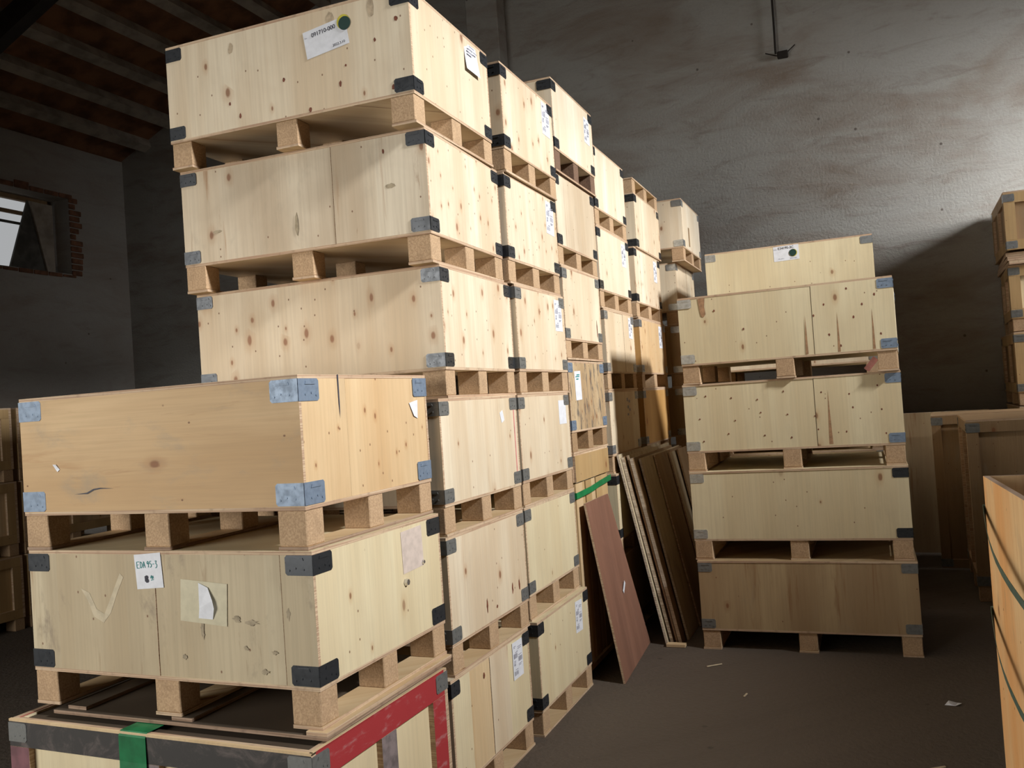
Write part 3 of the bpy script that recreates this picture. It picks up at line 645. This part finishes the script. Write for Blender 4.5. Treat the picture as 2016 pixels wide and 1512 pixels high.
loc, rot = face_frame(Wd, L, z0, 'aisle', .71, hb - .125); q = link('torn_paper', polymesh([(-.03, .02, .001), (.03, .03, .004), (.03, -.04, .001), (.0, -.03, .003)], [(0, 3, 2, 1)], ['paper']), b1, loc, rot)
loc, rot = face_frame(Wd, L, z0, 'front', 1.03, .165); q = link('torn_paper', polymesh([(-.018, .012, .001), (.0, .012, .004), (.016, -.006, .001), (.006, -.014, .003)], [(0, 3, 2, 1)], ['paper']), b1, loc, rot)
loc, rot = face_frame(Wd, L, z0, 'front', .86, .075)
link('crack', polymesh([(-.09, -.004, .0015), (-.03, -.004, .0015), (0, .008, .0015), (.03, .012, .0015), (.09, .012, .0015), (.03, .016, .0015), (-.002, .013, .0015), (-.032, .001, .0015)], [(0, 1, 2, 3, 4, 5, 6, 7)], ['ink']), b1, loc, rot)
loc, rot = face_frame(Wd, L, z0, 'aisle', .215, .30)
link('crack', polymesh([(-.003, .115, .0015), (-.002, .02, .0015), (.002, -.03, .0015), (.004, .02, .0015), (.004, .115, .0015)], [(0, 1, 2, 3, 4)], ['ink']), b1, loc, rot)

def framed_crate(name, label, near, a_deg, z0, L, Wd, H, post, rail, panel, batten=.07, mids_f=1, mids_a=1, feet=.0, steel='steel_grey', group=None, lid=True, mid_mat=None, plates=True, lidmat=None, bot_rail=None, corner_mat=None, open_frame=False):
    a = radians(a_deg); d1 = Vector((sin(a), cos(a), 0)); d2 = Vector((-cos(a), sin(a), 0))
    c = Vector((near[0], near[1], 0)) + d1 * Wd / 2 + d2 * L / 2
    e = empty(name, (c.x, c.y, z0), pi / 2 - a); tag(e, label, 'crate', group)
    t = .022; pt = .01
    for sg in (-1, 1):
        if not open_frame:
            box('panel', (sg * (Wd / 2 - t - pt / 2), 0, feet + (H - feet) / 2), (pt, L - 2 * t, H - feet - .004), panel, e, 'edge_ply')
            box('panel', (0, sg * (L / 2 - t - pt / 2), feet + (H - feet) / 2), (Wd - 2 * t - 2 * pt, pt, H - feet - .004), panel, e, 'edge_ply')
        rm = rail if sg < 0 else post
        fr = rail[0] if isinstance(rail, tuple) else rail; ar = rail[1] if isinstance(rail, tuple) else rail
        for (zc, mt) in ((H - batten / 2, 0), (feet + batten / 2, 1)):
            box('rail', (sg * (Wd / 2 - t / 2), 0, zc), (t, L, batten), (bot_rail or fr) if mt else fr, e, 'edge_ply')
            box('rail', (0, sg * (L / 2 - t / 2), zc), (Wd - 2 * t, t, batten), (bot_rail or ar) if mt else ar, e, 'edge_ply')
        hh = H - feet - 2 * batten - .002; zc = feet + (H - feet) / 2
        for q in (-1, 1):
            box('corner_post', (sg * (Wd / 2 - t / 2), q * (L / 2 - batten / 2), zc), (t, batten, hh), post, e, 'edge_ply')
            box('corner_post', (q * (Wd / 2 - t - batten / 2), sg * (L / 2 - t / 2), zc), (batten, t, hh), corner_mat or post, e, 'edge_ply')
        for i in range(mids_f): box('batten', (sg * (Wd / 2 - t / 2), -L / 2 + L * (i + 1) / (mids_f + 1), zc), (t, batten, hh), mid_mat or post, e, 'edge_ply')
        for i in range(mids_a): box('batten', (-Wd / 2 + Wd * (i + 1) / (mids_a + 1), sg * (L / 2 - t / 2), zc), (batten, t, hh), mid_mat or post, e, 'edge_ply')
    if lid: box('lid', (0, 0, H + .006), (Wd, L, .012), lidmat or panel, e, 'edge_ply')
    box('deck', (0, 0, feet + .006), (Wd - 2 * t, L - 2 * t, .012), panel, e, 'edge_ply')
    if feet:
        for iy in (-1, 0, 1):
            for ix in (-1, 0, 1): box('block', (ix * (Wd / 2 - .05), iy * (L / 2 - .06), feet / 2), (.09, .11, feet), 'chipboard', e, bevel=.003)
    if plates:
        for sx in (-1, 1):
            for sy in (-1, 1):
                for zc in (feet + .01, H - .075):
                    rz = {(-1, -1): 0, (1, -1): pi / 2, (1, 1): pi, (-1, 1): -pi / 2}[(sx, sy)]
                    link('corner_plate', bracket_mesh(.085, .085, .065, steel), e, (sx * Wd / 2, sy * L / 2, zc), (0, 0, rz))
    return e
z3 = zB - .032
b3 = framed_crate('framed_crate', 'big crate framed in red and black battens with green tape, lowest at the front left', (-.655, 2.585), 23.6, 0, 1.28, .835, z3, 'paint_red', ('paint_black', 'paint_red'), 'ply_cream',
                  batten=.092, mids_f=1, mids_a=1, steel='steel_grey', group=None, lid=False, mid_mat='paint_greywash')
for o in list(b3.children):
    if o.name.startswith('corner_post') and abs(o.location.x + .4065) < .02: o.data = boxmesh(.022, .092, z3 - .186, 'paint_purple', 'edge_ply')
box('rim', (-.4135, 0, z3 - .002), (.010, 1.28, .008), 'plank_pale', b3); box('rim', (0, -.635, z3 - .002), (.83, .010, .008), 'plank_pale', b3)
box('lid', (.01, 0, z3 - .016), (.79, 1.23, .012), 'ply_dark', b3, 'edge_dark')
# green tape hanging over the top rail
q = ribbon('green_tape', [(-.30, .06, z3 + .004), (-.412, .06, z3 + .005), (-.4215, .06, z3 - .01), (-.4235, .058, z3 - .09), (-.428, .055, z3 - .14), (-.445, .05, z3 - .165)], (0, 1, 0), .115, .0015, 'tape_green', b3)
# loose dark sheet with a plank along its right side, between crate and pallet
a = radians(23.0); d1_ = Vector((sin(a), cos(a), 0)); d2_ = Vector((-cos(a), sin(a), 0))
nr = Vector((-.625, 2.66, 0)); cc = nr + d1_ * .41 + d2_ * .55
sh = empty('loose_board', (cc.x, cc.y, z3), pi / 2 - a); tag(sh, 'dark scuffed board with a pale plank edge, lying on the red and black framed crate', 'board')
box('sheet', (0, .02, .013), (.82, 1.14, .012), 'ply_dark', sh, 'edge_dark')
box('plank', (0, -.515, .0255), (.82, .075, .012), 'plank_pale', sh, 'edge_ply')
for i, yy in enumerate((.02, .50)): box('plank', (0.01 * i, yy, .0255), (.80, .085, .012), 'ply_dark', sh, 'edge_dark')

# ------------------------------------------------------------------ right-hand stack
gC = 'crates of the right-hand stack'
C = []
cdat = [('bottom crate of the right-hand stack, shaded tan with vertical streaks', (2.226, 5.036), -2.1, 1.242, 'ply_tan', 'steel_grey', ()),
        ('smooth plain cream crate, second from the floor in the right-hand stack', (2.226, 5.06), -1.8, 1.248, 'ply_cream', 'steel_dark', ()),
        ('cream crate dotted with small knots, third from the floor in the right-hand stack', (2.235, 5.085), -2.2, 1.256, 'ply_cream', 'steel_blue', (.38,)),
        ('pale crate with a brown smear and rust streaks, on top of the nearer right-hand pile', (2.21, 5.04), -.1, 1.245, 'ply_cream', 'steel_blue', (.36,))]
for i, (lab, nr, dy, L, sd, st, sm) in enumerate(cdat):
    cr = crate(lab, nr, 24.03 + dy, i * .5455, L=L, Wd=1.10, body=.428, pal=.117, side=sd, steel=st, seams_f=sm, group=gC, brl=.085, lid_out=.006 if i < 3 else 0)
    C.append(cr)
for cr in C[1:]:
    for o in cr.children:
        if o.name.startswith('corner_plate') and o.location.y > 0 and o.location.x < 0: o.data = bracket_mesh(.085, .085, .056, 'steel_bright')
Wd, L, z0 = C[3]['_d']
def smear(par, face, u, v, pts, mat):
    loc, rot = face_frame(par['_d'][0], par['_d'][1], par['_d'][2], face, u, v)
    return link('stain', polymesh([(x, y, .0004) for x, y in pts], [tuple(range(len(pts)))], [mat]), par, loc, rot)
plain('smear_brown', (.42, .24, .13), .7, .2, 30); plain('streak_brown', (.40, .23, .12), .7, .2, 40)
smear(C[3], 'front', L - .15, .36, [(-.022, .055), (-.015, -.01), (-.008, -.055), (.008, -.065), (.022, -.045), (.016, .0), (.022, .055)], 'smear_brown')
for u in (.49, .31, .12):
    smear(C[3], 'front', u, .10, [(-.008, -.085), (.007, -.085), (.004, .06), (0, .15), (-.003, .06)], 'streak_brown')
box('pink_tape', (-.30, -.47, .05), (.004, .035, .09), 'strap_pink', C[3], rot=(.7, 0, 0))
for k_, (u, v) in enumerate([(.12 + .17 * i, .07 + .12 * (j % 3) + .02 * ((i * 7 + j) % 3)) for i in range(7) for j in range(3)]):
    blot(C[2], 'front', u + .03 * ((k_ * 5) % 4 - 1.5) / 2, v, .0045, .006, 'knot_red', n=8, seed=60 + k_)
for k_, (u, v) in enumerate([(.08, .10), (.10, .33), (.22, .21), (.25, .38), (.36, .12), (.38, .30), (.44, .24), (.17, .28), (.30, .05), (1.02, .33), (.85, .2)]):
    blot(C[3], 'front', u, v, .0055, .008, 'knot_red', n=8, seed=90 + k_)
smear(C[2], 'front', .40, .20, [(-.012, -.18), (.01, -.18), (.004, 0), (.0, .14), (-.006, 0)], 'streak_brown')
# stack behind it, one crate taller
gD = 'crates of the stack behind'
for i in range(5):
    sd = ['ply_tan', 'ply_tan', 'ply_cream', 'ply_pale', 'ply_honey_knots'][i]
    lab = ['crate on the floor behind the right-hand stack, seen only through gaps', 'hidden crate second from the floor behind the right-hand stack', 'crate behind the right-hand stack seen through the middle pallet gap',
           'crate behind the right-hand stack seen through the upper pallet gap', 'highest crate of the right-hand pile, with an E34195-3C sheet and a green dot'][i]
    cr = crate(lab, (2.761, 6.583), 22.8 if i == 4 else 22.0, i * .5365, L=1.246, Wd=1.1, body=.42, pal=.116, side=sd, front='ply_cream' if i == 4 else sd, steel='steel_bright', group=gD)
Wd, L, z0 = cr['_d']; loc, rot = face_frame(Wd, L, z0, 'front', .62, .352)
p = paper(cr, 'paper_sheet', loc, rot, .19, .115, radians(1)); p['label'] = 'white sheet reading E34195-3C'
link('print', text_mesh('E34195-3C', .026, 'ink', .0001), p, (-.0, .040, .0024)); link('print', text_mesh('2022.3.24', .013, 'ink_grey'), p, (.05, -.044, .0024)); link('print', text_mesh('98. (1/1)', .012, 'ink_grey'), p, (-.04, -.04, .0024)); link('print', text_mesh('NO.', .014, 'ink_grey'), p, (-.078, .034, .0024))
disc('yellow_dot', .029, 'dot_yellow', p, (.052, -.004, .003)); disc('green_dot', .027, 'dot_green', p, (.049, -.003, .0045))

# ------------------------------------------------------------------ leaning boards
def lean(name, label, b0, b1, t0, t1, th, mat, edge, group=None, parent=None, cat='board'):
    """sheet from floor edge b0-b1 to top edge t0-t1, thickness toward the aisle"""
    b0, b1, t0, t1 = map(Vector, (b0, b1, t0, t1)); o = b0
    nn = (b1 - b0).cross(t0 - b0).normalized()
    if nn.dot(N) < 0: nn = -nn
    v = [q - o for q in (b0, b1, t1, t0)]; v = v + [q + nn * th for q in v]
    f = [(0, 1, 2, 3), (7, 6, 5, 4), (0, 4, 5, 1), (1, 5, 6, 2), (2, 6, 7, 3), (3, 7, 4, 0)]
    me = polymesh(v, f, [mat, edge], [0, 0, 1, 1, 1, 1]); bm = bmesh.new(); bm.from_mesh(me); bmesh.ops.recalc_face_normals(bm, faces=bm.faces); bm.to_mesh(me); bm.free()
    ob = link(name, me, parent, o)
    if label: tag(ob, label, cat, group)
    return ob
rb = lean('leaning_board', 'red-brown plywood board leaning on the long row, a short strip of tape on it', SN(1.67, .20), SN(2.50, .15), SN(1.70, .03, 1.0), SN(2.17, .03, 1.0), .012, 'ply_red', 'edge_ply')
bb = rb.location.copy()
q = paper(rb, 'tape_strip', (SN(2.12, .118, .44) - bb), (pi / 2, 0, 0), .085, .022, radians(38), 'paper')
q.rotation_quaternion = (Matrix.Rotation(RZ, 3, 'Z') @ Matrix.Rotation(pi / 2 - .14, 3, 'X') @ Matrix.Rotation(radians(35), 3, 'Z')).to_quaternion()
rg = random.Random(11)
offs = [(.275, .000, 1.21, .014, 2.47, .00), (.300, .022, 1.19, .020, 2.50, .02), (.330, .055, 1.20, .012, 2.52, .05), (.352, .078, 1.18, .022, 2.50, .0), (.385, .115, 1.17, .014, 2.60, .1),
        (.402, .135, 1.165, .012, 2.95, .3), (.420, .155, 1.15, .012, 3.35, .5), (.440, .178, 1.16, .012, 3.55, .6)]
labs = ['pale plywood panel at the back of the leaning bundle, touching the row', 'second panel from the back in the leaning bundle, with rough pale edge', 'thin panel in the middle left of the leaning bundle', 'panel with a thick chalky edge in the middle of the leaning bundle',
        'broad brown panel forming the visible face of the leaning bundle', 'panel set further back on the face of the leaning bundle', 'dark panel in the shadow at the far part of the leaning bundle', 'farthest panel of the leaning bundle, beside the right-hand stack']
for i, ((nb, ntp, zt, th, s0, ds), lab) in enumerate(zip(offs, labs)):
    lean('plywood_sheet', lab, SN(s0 - .02, nb + .0), SN(min(s0 + 1.2 + ds, 3.95), nb), SN(s0 + .07, ntp + .012, zt), SN(min(s0 + 1.32 + ds, 3.98), ntp + .012, zt), th, 'ply_worn' if i in (0, 2, 4, 6) else 'board_brown', 'chalky_edge' if i in (0, 1, 3, 4) else 'edge_ply', 'panels leaning on the long row', cat='board')
bx = box('foot_batten', SN(2.43, .345, .011), (.05, .12, .02), 'plank_pale', None, bevel=.002, rot=(0, 0, RZ)); tag(bx, 'short pale batten on the floor at the foot of the leaning bundle', 'batten')

# ------------------------------------------------------------------ framed crates in the dark at the right
gE = 'tall framed crates by the right side'
framed_crate('framed_crate', 'tall framed crate directly behind the open orange box, dull corner plate on top', (3.14 + 1.25 * cos(radians(24)), 6.17 - 1.25 * sin(radians(24))), 24, .0, 1.25, 1.10, 1.25, 'board_brown', 'board_brown', 'board_brown', batten=.075, mids_f=1, mids_a=1, feet=.10, steel='steel_grey', group=gE)
framed_crate('framed_crate', 'framed crate just behind the nearer tall framed crate', (3.40 + 1.3 * cos(radians(26)), 7.35 - 1.3 * sin(radians(26))), 26, 0, 1.25, .5, 1.25, 'board_brown', 'board_brown', 'board_brown', batten=.07, feet=0, group=gE)
e3 = box('plywood_sheet', (0, 0, 0), (.04, 1.2, 1.26), 'ply_tan', None, 'edge_ply'); e3.location = (3.62, 8.02, .63); e3.rotation_euler = (0, 0, pi / 2 - radians(26)); tag(e3, 'wide dull plywood sheet standing upright behind the framed crates', 'board')
# stack at the right edge of the picture
gF = 'stack at the right edge'
aD = 24; ca, sa = cos(radians(aD)), sin(radians(aD)); LD = 1.3
dx, dy = 4.33 + LD * ca, 7.28 - LD * sa + .3
zs = [0, .64, 1.28, 1.92, 2.62]
for i, (mt, mr, lab) in enumerate((('board_gold', 'board_gold', 'framed crate at the foot of the right-edge stack, behind the tall framed crates'), ('board_gold', 'board_gold', 'framed crate second from the floor of the right-edge stack'),
        ('board_gold', 'board_gold', 'golden framed crate in the middle of the right-edge stack'), ('board_gold', 'ply_cream', 'crate with dark stencilled marks, second from the top of the right-edge stack'), ('board_gold', 'board_gold', 'topmost framed crate at the right edge, with bright corner plates'))):
    fc = framed_crate('framed_crate', lab, (dx, dy), aD + (2 if i == 3 else 0), zs[i], LD, 1.1, (.62, .62, .62, .56, .49)[i], mt, mt, mr if mr == 'ply_cream' else 'board_brown', batten=.085, feet=.11 if i < 4 else 0, steel='steel_bright' if i == 4 else 'steel_grey', group=gF, mids_f=1)
    if i == 3:
        for (yy, zz) in ((.46, .34), (.44, .42), (.40, .34), (.38, .42), (.34, .33)):
            box('stencil_mark', (-.5285, yy, zz), (.0012, .014, .045), 'ink', fc)
for k in range(3):
    o = box('loose_plank', (dx - LD / 2 * ca + .55 * sa, dy + LD / 2 * sa + .55 * ca, 2.512 + k * .036), (1.08, 1.28, .034), 'board_brown', None, 'edge_ply', rot=(0, 0, pi / 2 - radians(aD + k))); tag(o, ('lowest', 'middle', 'uppermost')[k] + ' of the three boards under the topmost crate at the right edge', 'board', 'boards in the right-edge stack')

# ------------------------------------------------------------------ orange open box in the right foreground
aF = radians(19.5); df1 = Vector((sin(aF), cos(aF), 0)); df2 = Vector((-cos(aF), sin(aF), 0))
far = Vector((1.578, 3.013, 0)); LF, WF, HF = 1.2, 1.45, 1.243
cc = far - df1 * LF / 2 - df2 * WF / 2
ob = empty('open_box', (cc.x, cc.y, 0), pi / 2 - aF); tag(ob, 'tall open orange plywood box with loose dark green straps in the right foreground', 'box')
t = .018
box('side_panel', (0, WF / 2 - t / 2, HF / 2), (LF, t, HF), 'ply_orange', ob, 'edge_dark')
box('side_panel', (0, -WF / 2 + t / 2, HF / 2), (LF, t, HF), 'ply_orange', ob, 'edge_dark')
for sg in (-1, 1): box('side_panel', (sg * (LF / 2 - t / 2), 0, HF / 2), (t, WF - 2 * t, HF), 'ply_tan', ob, 'edge_dark')
box('bottom', (0, 0, .02), (LF - 2 * t, WF - 2 * t, .02), 'ply_tan', ob)
for (z1, z2) in ((1.13, .88), (.785, .53)):
    pts = []; wd = []
    for i in range(13):
        q = i / 12; x = LF / 2 + .004 - q * 1.15; pts.append((x, WF / 2 + .006 + .035 * sin(pi * min(q * 1.3, 1)), z1 + (z2 - z1) * q ** .9)); wd.append((.15 * sin(q * 6), .1, 1))
    pts = [(LF / 2 + .006, -.2, z1 + .01), (LF / 2 + .006, WF / 2 - .1, z1 + .005)] + pts; wd = [(0, 0, 1), (0, 0, 1)] + wd
    ribbon('strap', pts, wd, .030, .0015, 'strap_green', ob)

# ------------------------------------------------------------------ crates on the far left
gG = 'framed crates along the left side'
for j, (sj, wj) in enumerate(((1.15, 1.06), (2.26, 1.06))):
    for k in range(3):
        nr = SN(sj, -5.05 - .02 * k)
        lab = ('lower', 'middle', 'upper')[k] + (' crate of the brown framed pile cut off by the left edge' if j == 0 else ' crate of the brown framed pile glimpsed just left of the front-left stack')
        fc = framed_crate('framed_crate', lab, nr, 21.75, k * .615, 1.1, wj, .60, 'board_gold', 'board_gold', 'plank_pale' if k == 1 else 'board_gold', batten=.075, mids_f=1, mids_a=1, feet=.10, steel='steel_dark', group=gG, plates=False)
        box('hand_slot', (-.1, -.5505, .54), (.2, .002, .02), 'ink', fc)

# ------------------------------------------------------------------ litter on the floor
for (x, y, rz, l, lab) in ((1.06, 5.15, .3, .10, 'thin pale wood sliver on the floor in front of the right-hand stack'), (1.10, 4.62, 1.0, .05, 'small pale sliver alone in the middle of the floor'), (1.62, 3.62, .2, .07, 'pale chip near the orange box at the bottom right')):
    o = box('wood_sliver', (x, y, .004), (l, .010, .006), 'pale_wood_chip', None, bevel=.002, rot=(0, 0, rz)); tag(o, lab, 'sliver', 'litter on the floor')
v = [(-.04, 0, .002), (-.01, .02, .015), (.03, .012, .004), (.035, -.02, .012), (0, -.025, .003), (-.02, -.01, .01)]
o = link('wrapper', polymesh(v, [(0, 4, 5), (5, 4, 1), (0, 5, 1), (1, 4, 2), (2, 4, 3)], ['paper']), None, (2.02, 4.30, 0)); tag(o, 'crumpled pale wrapper on the floor in front of the right-hand stack', 'wrapper')
for cr in DIMS.values():
    if '_d' in cr: del cr['_d']
